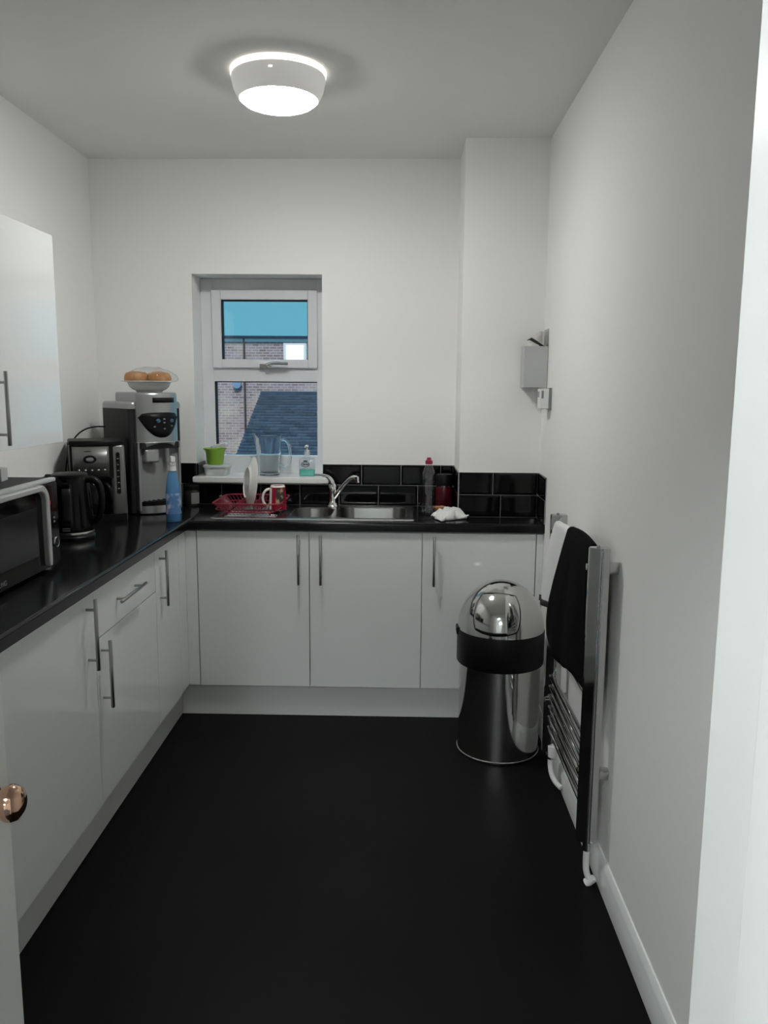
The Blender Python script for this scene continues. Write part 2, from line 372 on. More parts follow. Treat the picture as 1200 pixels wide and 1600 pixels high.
row(wr, (XR-.001, YP), (0, -1), -PI/2, [0, .2], TZ1); row(wr, (XR-.001, YP), (0, -1), -PI/2, [0, .19], TZ0)
row(wl, (XL+.001, 0), (0, 1), PI/2, cuts(1.9, YB, 3.9), TZ1); row(wl, (XL+.001, 0), (0, 1), PI/2, cuts(1.9, YB, 3.8), TZ0)
tile(wb, (WX0+.001, YB-.006, 1.0535), PI/2, .165, .064)
gr = MB(); gz0, gz1 = .9102, TZ1+TH
gr.box(XL+.001, WX0, YB-.0040, YB+.0005, gz0, gz1); gr.box(WX1, XP-.001, YB-.0040, YB+.0005, gz0, gz1); gr.box(WX0, WX1, YB-.0040, YB+.0005, gz0, 1.021)
gr.build('grout', 'grout', wb)
gr = MB(); gr.box(XP-.001, XR-.001, YP-.0040, YP+.0005, gz0, gz1); gr.box(XP-.0040, XP+.0005, YP, YB-.004, gz0, gz1); gr.build('grout', 'grout', wp)
MB().box(XR-.0040, XR+.0005, YP-.2, YP-.004, gz0, gz1).build('grout', 'grout', wr)
MB().box(XL-.0005, XL+.0040, 1.9, YB-.004, gz0, gz1).build('grout', 'grout', wl)

# ------------------------------------------------------------------ worktop, plinth, cabinets
XW, YW, XD, YF = -.941, 3.488, -.961, 3.502
Z0d, Z1d = .149, .866
def nose(d):   # profile with a rounded front edge; front at 0, going back to d
    pts = [(0, .872), (.003, .870), (d, .870), (d, .910), (.011, .910)]
    for i in range(1, 6):
        a = PI/2 + PI/2*i/6; pts.append((.011+.011*math.cos(a), .899+.011*math.sin(a)))
    return pts + [(0, .899)]
SX0, SX1, SY0, SY1 = -.862, .058, 3.535, 3.968
b = MB()
b.prism([(XW - p[0], p[1]) for p in nose(XW-XL)], 'y', 1.22, YB)
for x0, x1, d in ((XW, SX0+.02, YB-YW), (SX1-.02, XP, YB-YW), (XP, XR, YP-YW)): b.prism([(YW + p[0], p[1]) for p in nose(d)], 'x', x0, x1)
b.prism([(YW + p[0], p[1]) for p in nose(SY0+.02-YW)], 'x', SX0+.02, SX1-.02); b.box(SX0+.02, SX1-.02, SY1-.02, YB, .87, .91)
tag(b.build('worktop', 'worktop'), 'black laminate L-shaped worktop along left and back walls', 'worktop')

tag(MB().box(XW-.061, .625, 3.527, 3.545, .001, Z0d-.002, .001).build('plinth', 'plinth'), 'white plinth under the sink cabinets', 'plinth')
tag(MB().box(-1.020, -1.002, 1.22, 3.527, .001, Z0d-.002, .001).build('plinth', 'plinth'), 'white plinth under the left run of cabinets', 'plinth')

handle_cache = {}
def bar_handle(parent, loc, L, axis, out):
    """bar handle: rod along axis ('z','x','y'), standing off towards out"""
    key = (L, axis, out)
    if key not in handle_cache:
        b = MB(); ax = {'x': Vector((1, 0, 0)), 'y': Vector((0, 1, 0)), 'z': Vector((0, 0, 1))}[axis]; o = Vector(out)
        b.tube([ax*(-L/2)+o*.030, ax*(-L/2+.0015)+o*.030, ax*(L/2-.0015)+o*.030, ax*(L/2)+o*.030], [.0048, .006, .006, .0048], 14)
        for k in (-.352, .352): b.cyl(ax*(L*k), ax*(L*k)+o*.030, .0045, n=10)
        t = b.build('handle', 'handle'); handle_cache[key] = t.data; bpy.data.objects.remove(t)
    h = bpy.data.objects.new('handle', handle_cache[key]); C.objects.link(h); h.parent = parent; h.location = loc
    return h
def back_unit(x0, x1, doors, label):
    u = thing('base_cabinet', ((x0+x1)/2, YF, 0), label, 'cabinet'); cx = (x0+x1)/2
    yb = (YP if x1 > XP+.05 else YB)-YF-.004
    c = MB(); t = .018
    c.box(x0-cx, x0-cx+t, .020, yb, Z0d, .868); c.box(x1-cx-t, x1-cx, .020, yb, Z0d, .868); c.box(x0-cx+t, x1-cx-t, .020, yb, Z0d, Z0d+t); c.box(x0-cx+t, x1-cx-t, yb-.006, yb, Z0d+t, .868); c.box(x0-cx+t, x1-cx-t, .020, .038, .80, .868)
    c.build('carcass', 'carcass', u)
    for a, b_, hs in doors:
        d = MB().box(a-cx+.0015, b_-cx-.0015, 0, .018, Z0d, Z1d-.003, .0012, 2).build('door', 'cab', u)
        bar_handle(d, ((b_-.046 if hs > 0 else a+.052)-cx, 0, .742), .226, 'z', (0, -1, 0))
    return u
back_unit(-.908, .092, ((-.908, -.408, 1), (-.408, .092, -1)), 'white double-door base cabinet under the sink')
back_unit(.092, .592, ((.092, .592, -1),), 'white single-door base cabinet behind the steel bin')
def left_unit(y0, y1, fronts, label):
    cy = (y0+y1)/2; u = thing('base_cabinet', (XD, cy, 0), label, 'cabinet'); t = .018; xb = XL-XD+.004
    c = MB(); c.box(xb, -.020, y0-cy, y0-cy+t, Z0d, .868); c.box(xb, -.020, y1-cy-t, y1-cy, Z0d, .868); c.box(xb, -.020, y0-cy+t, y1-cy-t, Z0d, Z0d+t); c.box(xb, xb+.006, y0-cy+t, y1-cy-t, Z0d+t, .868); c.box(-.038, -.020, y0-cy+t, y1-cy-t, .80, .868)
    c.build('carcass', 'carcass', u)
    for nm, z0, z1, hp in fronts:
        d = MB().box(-.018, 0, y0-cy+.0015, y1-cy-.0015, z0, z1, .0012, 2).build(nm, 'cab', u)
        if nm == 'drawer_front': bar_handle(d, (0, 2.728-cy, (z0+z1)/2+.002), .262, 'y', (1, 0, 0))
        else:
            hy, hz = hp; bar_handle(d, (0, hy-cy, hz), .226, 'z', (1, 0, 0))
    return u
left_unit(1.222, 1.822, (('door', Z0d, Z1d-.003, (1.28, .738)),), 'white base cabinet by the open door, sliver at the left edge')
left_unit(1.822, 2.432, (('door', Z0d, Z1d-.003, (2.372, .738)),), 'wide white base cabinet below the microwave, one tall door')
left_unit(2.432, 3.062, (('drawer_front', .700, Z1d-.003, None), ('door', Z0d, .697, (2.478, .575))), 'white base cabinet with a drawer above its door')
left_unit(3.062, 3.392, (('door', Z0d, Z1d-.003, (3.122, .738)),), 'narrow white base cabinet in the left corner')
b = MB(); b.box(XD-.018, XD, 3.394, YF+.018, Z0d, Z1d-.003, .001); b.box(XD+.0005, -.910, YF, YF+.018, Z0d, Z1d-.003, .001)
tag(b.build('corner_post', 'cab'), 'white L-shaped corner post between the two cabinet runs', 'filler panel')
tag(MB().box(.594, XR-.001, YF, YF+.018, Z0d, Z1d-.003, .001).build('filler_panel', 'cab'), 'narrow white filler strip between cabinet and right wall', 'filler panel')
# wall cabinet
XU = -1.234
u = thing('wall_cabinet', (XU, 2.667, 1.293), 'glossy white wall cabinet at the upper left', 'cabinet')
c = MB(); h_ = .720
c.box(XL-XU+.002, -.020, -.25, -.232, 0, h_); c.box(XL-XU+.002, -.020, .232, .25, 0, h_); c.box(XL-XU+.002, -.020, -.232, .232, 0, .018); c.box(XL-XU+.002, -.020, -.232, .232, h_-.018, h_); c.box(XL-XU+.002, XL-XU+.008, -.232, .232, .018, h_-.018)
c.build('carcass', 'carcass', u)
d = MB().box(-.018, 0, -.2485, .2485, 0, h_, .0012).build('door', 'cab', u); bar_handle(d, (0, -.212, .131), .226, 'z', (1, 0, 0))

# ------------------------------------------------------------------ sink and tap
sk = thing('sink', (SX0, SY0, .910), 'stainless steel one-and-a-half bowl sink with drainer', 'sink')
def SL(pts, z): return [(p[0]-SX0, p[1]-SY0, z) for p in pts]
outer = rrect(SX0, SX1, SY0, SY1, .028)
bowlA = rrect(-.297, .020, 3.575, 3.925, .065); bowlB = rrect(-.510, -.325, 3.585, 3.885, .075)
b = MB(); bm = b.bm
def ring(pts, z):
    vs = [bm.verts.new(p) for p in SL(pts, z)]
    return [bm.edges.new((vs[i], vs[(i+1) % len(vs)])) for i in range(len(vs))]
def inset(pts, k):
    cx = sum(p[0] for p in pts)/len(pts); cy = sum(p[1] for p in pts)/len(pts)
    hx = max(abs(p[0]-cx) for p in pts); hy = max(abs(p[1]-cy) for p in pts)
    return [(cx+(p[0]-cx)*(hx-k)/hx, cy+(p[1]-cy)*(hy-k)/hy) for p in pts]
drain = rrect(SX0+.028, -.545, SY0+.035, SY1-.05, .03)
es = ring(inset(outer, .010), .006) + ring(inset(bowlA, -.004), .006) + ring(inset(bowlB, -.004), .006) + ring(drain, .006)
bmesh.ops.triangle_fill(bm, use_beauty=True, use_dissolve=False, edges=es)
b.loft([SL(inset(outer, .010), .006), SL(inset(outer, .004), .005), SL(outer, .001), SL(outer, .0005)])
b.build('deck', 'steel', sk)
for nm, bl, dp in (('bowl', bowlA, .155), ('half_bowl', bowlB, .10)):
    b = MB(); b.loft([SL(inset(bl, -.004), .006), SL(inset(bl, 0), .004), SL(inset(bl, .003), -.006), SL(inset(bl, .012), -dp+.03), SL(inset(bl, .020), -dp+.012), SL(inset(bl, .038), -dp)], False, True)
    o = b.build(nm, 'shadedsteel', sk)
    cx = sum(p[0] for p in bl)/len(bl)-SX0; cy = sum(p[1] for p in bl)/len(bl)-SY0
    MB().lathe([(.03, 0), (.03, .003), (.022, .003), (.018, -.004), (0, -.004)], 24, (cx, cy, -dp+.0005)).build('waste', 'chrome', o)
b = MB(); b.loft([SL(drain, .006), SL(inset(drain, .006), .001), SL(inset(drain, .014), .0005)], False, True); dn = b.build('drainer', 'steel', sk)
for i in range(6):
    yy = SY0+.075+i*.052-SY0
    MB().tube([(.055, yy, .0015), (.07, yy, .003), (.27, yy, .003), (.29, yy, .0015)], [.002, .0055, .0055, .002], 8).build('drainer_ridge', 'steel', dn)
# mixer tap
tp = thing('mixer_tap', (-.338, 3.915, .916), 'chrome mixer tap with raised lever between the two bowls', 'tap')
MB().lathe([(0, 0), (.030, 0), (.030, .004), (.025, .010), (.021, .03), (.020, .05), (.0205, .075), (.022, .085), (.020, .105), (.014, .115), (0, .118)], 28).build('body', 'chrome', tp)
MB().tube(bez((.0, -.004, .112), (-.012, -.006, .15), (-.035, -.012, .160), (-.085, -.022, .158)), [.014, .014, .0135, .0125, .0115, .0105, .0095, .0085, .0075, .007, .0065, .006, .0055, .005, .0045], 12).build('lever', 'chrome', tp)
sp_ = MB().tube(bez((.008, -.004, .045), (.05, -.03, .10), (.075, -.045, .142), (.105, -.062, .152), 16) + [Vector((.118, -.068, .151)), Vector((.126, -.072, .146))], [.0125]*6+[.0105]*11+[.0105, .010], 14).build('spout', 'chrome', tp)
MB().cyl((.124, -.071, .156), (.127, -.0725, .128), .0125, .012).build('nozzle', 'chrome', sp_)

# ------------------------------------------------------------------ dish rack, plate, mug
rk = thing('dish_rack', (-.700, 3.735, .918), 'red wire dish rack standing on the sink drainer', 'dish rack')
RX, RY, RZ = .155, .170, .056
rim = rrect(-RX, RX, -RY, RY, .04, 5); base = rrect(-RX+.045, RX-.035, -RY+.045, RY-.035, .03, 5)
MB().tube([(p[0], p[1], RZ) for p in rim], .0038, 8, True).build('rim', 'red', rk)
MB().tube([(p[0], p[1], .012) for p in base], .003, 8, True).build('base_loop', 'red', rk)
MB().tube([(p[0]*.93, p[1]*.93, RZ*.5) for p in rim], .0026, 8, True).build('mid_loop', 'red', rk)
b = MB()
def edge_pts(loop, n):
    L = [Vector((p[0], p[1], 0)) for p in loop]; L.append(L[0]); seg = [(L[i+1]-L[i]).length for i in range(len(L)-1)]; tot = sum(seg); out = []
    for k in range(n):
        d_ = tot*k/n; i = 0
        while d_ > seg[i]: d_ -= seg[i]; i += 1
        out.append(L[i]+(L[i+1]-L[i])*(d_/seg[i]))
    return out
for p, q in zip(edge_pts(rim, 64), edge_pts(base, 64)): b.tube([(p.x, p.y, RZ), (q.x*1.02, q.y*1.02, .014), (q.x, q.y, .012)], .0017, 6)
b.build('side_wires', 'red', rk)['kind'] = 'stuff'
b = MB()
for i in range(13):
    x = -RX+.055+i*(2*RX-.10)/12; b.tube([(x, -RY+.045, .012), (x, RY-.035, .012)], .0017, 6)
b.build('base_wires', 'red', rk)['kind'] = 'stuff'
b = MB()
for i in range(8):
    yy = -.10+i*.028
    for x in (-.045, .035): b.tube([(x-.012, yy, .012), (x-.012, yy, .05), (x, yy, .056), (x+.012, yy, .05), (x+.012, yy, .012)], .0016, 6)
b.build('plate_prongs', 'red', rk)['kind'] = 'stuff'
for sx, sy in ((-1, -1), (1, -1), (-1, 1), (1, 1)): MB().cyl((sx*(RX-.055), sy*(RY-.055), 0), (sx*(RX-.055), sy*(RY-.055), .013), .005, n=10).build('foot', 'red', rk)
b = MB(); b.T = Matrix.Rotation(math.radians(22), 4, 'Z') @ Matrix.Rotation(math.radians(97), 4, 'Y')
b.lathe([(0, .0), (.066, .0), (.070, -.004), (.074, .0), (.085, .006), (.120, .018), (.123, .0205), (.120, .0225), (.084, .011), (.070, .006), (0, .005)], 48)
o = b.build('plate', 'china'); o.location = (-.716, 3.700, 1.0565); tag(o, 'white china plate standing on edge in the red rack', 'plate')
mg = thing('mug', (-.575, 3.700, .9335), 'red printed mug upside down in the dish rack', 'mug')
mg.scale = (1, 1, 1.12)
MB().lathe([(.0385, 0), (.0405, 0), (.0405, .004), (.037, .075), (.034, .094), (.031, .100), (.027, .100), (.026, .097), (0, .097)], 36).build('body', 'mugred', mg)
MB().lathe([(.0325, .0925), (.0345, .0935), (.0315, .1006), (.0268, .1008), (.0262, .0985)], 36).build('base_ring', 'china', mg)
b = MB(); b.grid(lambda a, t: ((.0412-.0036*(.022+.070*t)/.075)*math.cos(math.radians(-95+62*a)), (.0412-.0036*(.022+.070*t)/.075)*math.sin(math.radians(-95+62*a)), .024+.066*t), 14, 8)
po = b.build('printed_panel', 'mugprint', mg); po['label'] = 'dark photo print with a gold figure'
b = MB(); b.grid(lambda a, t: ((.0411-.0036*(.095*t)/.075)*math.cos(math.radians(-178+50*a)), (.0411-.0036*(.095*t)/.075)*math.sin(math.radians(-178+50*a)), .002+.088*t), 12, 8)
b.build('white_panel', 'china', mg)
MB().tube(bez((-.034, -.006, .084), (-.075, -.014, .088), (-.082, -.016, .012), (-.036, -.008, .014), 18), .0055, 12).build('handle', 'china', mg)

# ------------------------------------------------------------------ things on the window sill
SZ = 1.052
t = thing('food_tub', (-.935, 4.055, SZ), 'low frosted plastic tub under the green pot', 'tub')
MB().loft([[(p[0], p[1], z) for p in rrect(-.062*k, .062*k, -.052*k, .052*k, .02*k)] for z, k in ((0, .86), (.002, .9), (.040, 1.0))], True, False).build('body', 'tub', t)
MB().loft([[(p[0], p[1], z) for p in rrect(-.062*k, .062*k, -.052*k, .052*k, .02*k)] for z, k in ((.040, 1.06), (.046, 1.08), (.052, 1.05), (.053, .98))], True, True).build('lid', 'tub', t)
t = thing('green_pot', (-.944, 4.05, SZ+.0535), 'bright green pot stacked on the frosted tub', 'pot')
MB().lathe([(0, 0), (.037, 0), (.039, .003), (.048, .066), (.058, .078), (.0585, .082), (.055, .081), (.0465, .068), (.036, .004), (0, .003)], 32).build('body', 'green', t)
b = MB(); b.T = Matrix.Translation((.026, -.006, .095)) @ Matrix.Rotation(math.radians(-14), 4, 'Y'); b.loft([[(p[0], p[1], z) for p in rrect(-.04*k, .04*k, -.035*k, .035*k, .012*k)] for z, k in ((-.006, .96), (-.004, 1.0), (.008, 1.0), (.010, .94))], True, True)
tag(b.build('tub_lid', 'whitepl'), 'small white lid lying tilted on the green pot', 'lid').location = (-.944, 4.05, SZ+.0535)
# glass jug
t = thing('glass_jug', (-.672, 4.060, SZ), 'tall clear glass jug on the window sill', 'jug')
n = 40
def jl(r, z, lip=0):
    L = []
    for j in range(n):
        a = 2*PI*j/n; k = max(0, math.cos(a-PI))**8*lip
        L.append(((r+k)*math.cos(a), (r+k)*math.sin(a), z + k*.35))
    return L
MB().loft([jl(.048, 0), jl(.052, .004), jl(.058, .08), jl(.066, .19, .008), jl(.068, .203, .016), jl(.066, .205, .016), jl(.062, .19, .008), jl(.0535, .08), jl(.046, .018), jl(.03, .014)], True, True).build('body', 'jugglass', t)
MB().tube(bez((.060, -.01, .178), (.115, -.022, .20), (.118, -.022, .10), (.100, -.018, .05), 14) + [Vector((.080, -.014, .042)), Vector((.052, -.009, .058))], .0075, 12).build('handle', 'jugglass', t)
# soap bottle
t = thing('soap_pump_bottle', (-.478, 4.045, SZ), 'clear pump bottle with mint green soap on the sill', 'soap bottle')
def sq(k, z, r=.014): return [(p[0], p[1], z) for p in rrect(-.040*k, .040*k, -.024*k, .024*k, r*k)]
MB().loft([sq(.94, 0), sq(1, .003), sq(1, .078), sq(.9, .088), sq(.36, .096), sq(.33, .104)], True, True).build('bottle', 'clear', t)
MB().loft([sq(.90, .002), sq(.96, .004), sq(.96, .034)], True, True).build('liquid', 'soap', t)
MB().lathe([(.0, .104), (.014, .104), (.0145, .128), (.012, .131), (.0045, .132), (.0045, .150), (0, .150)], 20).build('collar', 'tub', t)
b = MB(); b.cyl((0, 0, .145), (0, 0, .156), .0085, n=14); b.tube([(0, 0, .151), (-.006, -.022, .150), (-.007, -.030, .146)], [.005, .0045, .0035], 8); b.build('pump_head', 'whitepl', t)
b = MB()   # dark printed emblem on the front: two stacked word bars in an oval outline
b.tube([(.012*1.7*math.cos(2*PI*i/24)-.006, -.0246, .060+.012*math.sin(2*PI*i/24)) for i in range(24)], .0016, 6, True)
for k in range(4): b.box(-.020+k*.008, -.0145+k*.008, -.0252, -.0242, .055, .065, .0008)
b.box(-.016, .004, -.0252, -.0242, .074, .080, .0008)
lo = b.build('printed_emblem', 'ink', t)

# ------------------------------------------------------------------ small things on the worktop
WT = .9105
t = thing('storage_jar', (-1.040, 3.945, WT), 'small dark glass jar under the left end of the sill', 'jar')
MB().lathe([(0, 0), (.034, 0), (.037, .004), (.037, .070), (.033, .080), (0, .080)], 28).build('body', mat('smoked_jar', (.03, .03, .03), .08), t)
MB().lathe([(0, .080), (.036, .080), (.037, .083), (.037, .098), (.034, .101), (0, .101)], 28).build('lid', 'blackpl', t)
MB().grid(lambda a, v: (.0373*math.cos(math.radians(-80+75*a)), .0373*math.sin(math.radians(-80+75*a)), .012+.055*v), 10, 2).build('label', 'greypl', t)
t = thing('spray_bottle', (-.995, 3.462, WT), 'blue cleaner bottle with white nozzle at the worktop corner', 'spray bottle', rz=.5)
SXq = 1.05
MB().lathe([(0, 0), (.028, 0), (.031, .004), (.031, .05), (.0305, .10), (.030, .13), (.026, .165), (.021, .195), (.017, .215), (.014, .222), (0, .222)], 32, sx=SXq, sy=.8).build('bottle', 'bluebot', t)
b = MB(); b.grid(lambda a, v: (1.05*(.0316-.0006*v)*math.cos(math.radians(-170+160*a)), .8*(.0320-.0006*v)*math.sin(math.radians(-170+160*a)), .036+.090*v), 22, 6); b.build('label', 'bluelab', t)
MB().lathe([(0, .222), (.0165, .222), (.0170, .226), (.0160, .246), (0, .246)], 20).build('collar', 'whitepl', t)
b = MB(); b.box(-.013, .013, -.018, .012, .246, .262, .004); b.box(-.010, .010, -.022, .010, .260, .286, .004); b.build('nozzle', 'whitepl', t)
t = thing('clear_bottle', (.124, 3.738, WT), 'clear plastic bottle with a red cap right of the sink', 'bottle')
MB().lathe([(0, .004), (.020, .0), (.030, .003), (.033, .012), (.033, .04), (.030, .085), (.029, .105), (.032, .145), (.033, .165), (.029, .195), (.019, .222), (.014, .230), (.014, .240)], 32).build('body', 'clear', t)
MB().lathe([(0, .008), (.026, .006), (.030, .012), (.030, .028), (0, .028)], 28).build('liquid', 'clear', t)
MB().lathe([(0, .236), (.0165, .236), (.0170, .239), (.0165, .252), (.011, .255), (.009, .266), (0, .267)], 20).build('cap', 'redcap', t)
t = thing('coffee_jar', (.205, 3.905, WT), 'dark red jar with a black lid by the corner pier', 'jar')
MB().lathe([(0, 0), (.038, 0), (.041, .004), (.041, .105), (.0395, .112), (0, .112)], 32).build('body', 'redjar', t)
for zz in (.022, .048, .080): MB().lathe([(.0412, zz), (.0416, zz+.001), (.0416, zz+.004), (.0412, zz+.005)], 32).build('raised_band', 'redjar', t)
MB().lathe([(0, .112), (.037, .112), (.038, .118), (0, .118)], 32).build('foil_ring', 'chrome', t)
MB().lathe([(0, .118), (.043, .118), (.0435, .122), (.042, .165), (.038, .172), (0, .172)], 32).build('lid', 'blackpl', t)
t = thing('sponge', (.178, 3.815, WT), 'orange washing-up sponge in front of the dark red jar', 'sponge', rz=.2)
MB().box(-.028, .028, -.018, .018, .012, .028, .005).build('foam', 'sponge', t); MB().box(-.028, .028, -.018, .018, 0, .012, .004).build('scourer', 'scour', t)
# crumpled cloth: folds, one tail over the worktop edge
b = MB()
def cl(u, v):   # crumpled heap: ridged folds on a flattened mound
    a = u*2*PI; R = .058*(1+.16*math.sin(2*a+.4)+.10*math.sin(3*a+1.0)+.06*math.sin(7*a))
    x = v*R*math.cos(a)*1.15; y = v*R*math.sin(a)*1.05
    q = Vector((x*26, y*26, 2.3)); n1 = 1-abs(noise.noise(q))*2.2; n2 = 1-abs(noise.noise(q*2.1+Vector((5, 1, 0))))*2
    h = max(0, 1-v**2.6)**.6*(.020+.022*max(0, n1)+.009*n2) + .002
    x += .010*noise.noise(q*1.3+Vector((0, 9, 0)))*v; y += .010*noise.noise(q*1.3+Vector((9, 0, 0)))*v
    return (x, y, max(.002, h))
b.grid(cl, 81, 26); bmesh.ops.remove_doubles(b.bm, verts=b.bm.verts, dist=.0004)
def tail(u, v):   # corner spread toward the worktop edge
    y = .015-.125*v; wd = .034*(1-v)**.8+.003; x = -.042+.010*v+wd*(u-.5)*2
    return (x, y, .004+.020*(1-v)*(1-(2*u-1)**2)+.004*math.sin(11*u+5*v)+.003)
b.grid(tail, 18, 16)
def tail2(u, v):
    x = .038+.050*v; wd = .028*(1-v)+.005; return (x, -.010-.012*v+wd*(u-.5)*2, .005+.024*(1-v)*(1-(2*u-1)**2)+.016*v*v)
b.grid(tail2, 12, 12)
o = thick(b.build('cleaning_cloth', 'cloth', angle=80), .003, 1); o.location = (.214, 3.622, WT+.001); tag(o, 'crumpled white cleaning cloth on the worktop edge', 'cloth')

# ------------------------------------------------------------------ water dispenser with bowl and bread rolls
WA = math.radians(45)
wc = thing('water_dispenser', (-1.2225, 3.7960, WT), 'silver and black countertop water dispenser in the corner', 'water dispenser', rz=WA); wc.scale = (1.16, 1, 1)
hw, hd = .112, .150      # half width, half depth; front towards local -y
fy = -hd
def front_plan(w_, y, bulge, k=12):   # curved front edge, left to right
    return [(-w_ + 2*w_*i/k, y - bulge*(1-(2*i/k-1)**2)) for i in range(k+1)]
b = MB(); b.prism(rrect(-hw, hw, fy+.03, hd, .012), 'z', .008, .486); b.build('body', 'darkgrey', wc)
b = MB(); b.loft([[(p[0], p[1], z) for p in rrect(-hw*k, hw*k, fy+.02+(1-k)*.1, hd*k, .02)] for z, k in ((.482, 1.01), (.500, 1.012), (.509, .99), (.513, .96), (.514, .92))], True, True); b.build('top_cover', 'silver', wc)
plan = front_plan(.088, fy+.012, .042) + [(.088, .06), (-.088, .06)]
b = MB(); b.loft([[(p[0]*k, p[1]*k, z) for p in plan] for z, k in ((.505, 1), (.540, 1), (.549, .99), (.554, .97), (.556, .93))], True, True); b.build('top_housing', 'silver', wc)
plan = front_plan(.088, fy+.012, .042) + [(.088, fy+.04), (-.088, fy+.04)]
b = MB(); b.prism(plan, 'z', .330, .506); up_ = b.build('front_panel', 'silver', wc)
# arched lip below the panel
def lip(u, v):
    i = u; x = -.088+.176*i; y = fy+.012-.042*(1-(2*i-1)**2)-.0015
    zl = .330-.045*(1-(math.sin(PI*i))**.8); return (x, y+.004*v, .330+(zl-.330-.004)*v+.002)
o = thick(MB().grid(lip, 25, 5).build('lip', 'silver', wc), .006)
for s in (-1, 1):
    MB().box(s*.088-.005, s*.088+.005, fy-.002, fy+.035, .02, .332, .003).build('side_rail', 'silver', wc)
b = MB(); b.grid(lambda u, v: (-.083+.166*u, fy+.008+.020*math.sin(PI*u), .06+.27*v), 14, 2); b.build('bay_lining', 'baygrey', wc)
b = MB(); b.box(-.070, -.008, fy-.020, fy+.03, .238, .300, .010, 3); b.build('spout_block', 'silver', wc)
b = MB(); b.box(-.083, .083, fy-.012, fy+.06, .300, .331, .004); b.build('spout_hood', 'darkgrey', wc)
for x in (-.036, .030): MB().cyl((x, fy-.005, .300), (x, fy-.005, .232), .009, .007, 14).build('spout', 'greypl', wc)
b = MB(); b.prism(front_plan(.083, fy+.010, .036)+[(.083, fy+.06), (-.083, fy+.06)], 'z', .040, .060); dt = b.build('drip_tray', 'blackpl', wc)
for i in range(7): MB().box(-.066+i*.022-.004, -.066+i*.022+.004, fy-.010, fy+.05, .060, .063, .001).build('grille_slat', 'darkgrey', dt)
b = MB(); b.prism(front_plan(.086, fy+.012, .042)+[(.086, fy+.06), (-.086, fy+.06)], 'z', .006, .040); b.build('base_front', 'silver', wc)
for sx, sy in ((-1, -1), (1, -1), (-1, 1), (1, 1)): MB().cyl((sx*.09, sy*.11, 0), (sx*.09, sy*.11, .010), .012, n=12).build('foot', 'blackpl', wc)
def yfront(x, off=.002): return fy+.012-.042*(1-(x/.088)**2)-off
b = MB(); pts = []          # dark smile-shaped control panel following the curved front
for i in range(25):
    x = -.085+.170*i/24; q = x/.085; pts.append((x, .466-.010*abs(q)**3 - .016*max(0, abs(q)-.85)/.15, .352+.094*abs(q)**2.3))
va = [[b.v((x, yfront(x), zt+(zb-zt)*k/4)) for k in range(5)] for x, zt, zb in pts]
for a_, c_ in zip(va, va[1:]):
    for k in range(4): b.bm.faces.new((a_[k], c_[k], c_[k+1], a_[k+1]))
cp = thick(b.build('control_panel', 'blackpl', wc), .004, 0)
for x in (-.016, .046):
    bt = MB(); bt.T = Matrix.Translation((x, yfront(x, .003), .428)) @ Matrix.Rotation(PI/2, 4, 'X'); bt.lathe([(0, .004), (.009, .004), (.0095, .003), (.0135, .0035), (.0150, .002), (.0150, 0)], 24)
    r_ = bt.build('button_ring', 'blackgl', wc)
    bt = MB(); bt.T = Matrix.Translation((x, yfront(x, .0065), .428)) @ Matrix.Rotation(PI/2, 4, 'X'); bt.lathe([(0, .002), (.007, .0018), (.0095, 0)], 20); bt.build('button', 'btn', r_)
for x, z in ((-.030, .402), (.010, .436), (.010, .420), (.046, .404), (.010, .392)):
    MB().box(x-.004, x+.004, yfront(x, .006), yfront(x, .002), z-.003, z+.003, .001).build('indicator', 'greypl', cp)
b = MB(); b.grid(lambda u, v: (-.034+.100*u, yfront(-.034+.100*u, .0018), .510+.022*v), 8, 2); bd = thick(b.build('badge', 'blackpl', wc), .002)
b = MB()
for i in range(15): b.box(-.026+i*.0056, -.0222+i*.0056, yfront(-.024+i*.0056, .0034), yfront(-.024+i*.0056, .0028), .519, .524)
b.build('badge_lettering', 'darkgrey', bd)
# power cable arching behind the coffee maker
tag(MB().tube(bez((-1.474, 3.485, .925), (-1.52, 3.56, 1.28), (-1.50, 3.70, 1.34), (-1.352, 3.852, 1.290), 26), .0035, 8).build('power_cable', 'blackpl'), 'black cable looping from the dispenser behind the coffee maker', 'cable')

bx, by, bz = -1.170, 3.745, WT+.5565
o = MB().lathe([(0, .002), (.050, .002), (.053, 0), (.057, .0), (.060, .006), (.076, .013), (.088, .024), (.094, .036), (.097, .044), (.122, .0475), (.1225, .051), (.096, .0495), (.089, .038), (.078, .020), (.055, .011), (0, .009)], 48).build('soup_bowl', 'china')
o.location = (bx, by, bz); tag(o, 'white rimmed bowl on top of the water dispenser', 'bowl')
def bun(x, y, z, rx, ry, rz, rzr, seed, label):
    b = MB(); b.T = Matrix.Translation((x, y, z)) @ Matrix.Rotation(rzr, 4, 'Z')
    b.ball((0, 0, 0), rx, ry, rz, 28, 16)
    for v in b.bm.verts:
        q = noise.noise(v.co*22+Vector((seed, 0, 0)))*.006; v.co.z += q
        if v.co.z < z-.012: v.co.z = z-.012
        v.co.z = z+(v.co.z-z)*(.82 if v.co.z > z+.028 else 1)
    tag(b.build('bread_roll', 'bread', angle=80), label, 'bread roll', 'bread rolls in the bowl')
bun(bx-.052, by-.018, bz+.062, .055, .052, .042, .2, 1, 'left bread roll in the bowl on the dispenser')
bun(bx+.050, by-.010, bz+.061, .056, .052, .041, -.3, 5, 'right bread roll in the bowl on the dispenser')
bun(bx-.004, by+.052, bz+.058, .050, .042, .036, .7, 9, 'bread roll at the back of the bowl, mostly hidden')
b = MB(); b.ball((0, 0, 0), .118, .092, .050, 40, 20)
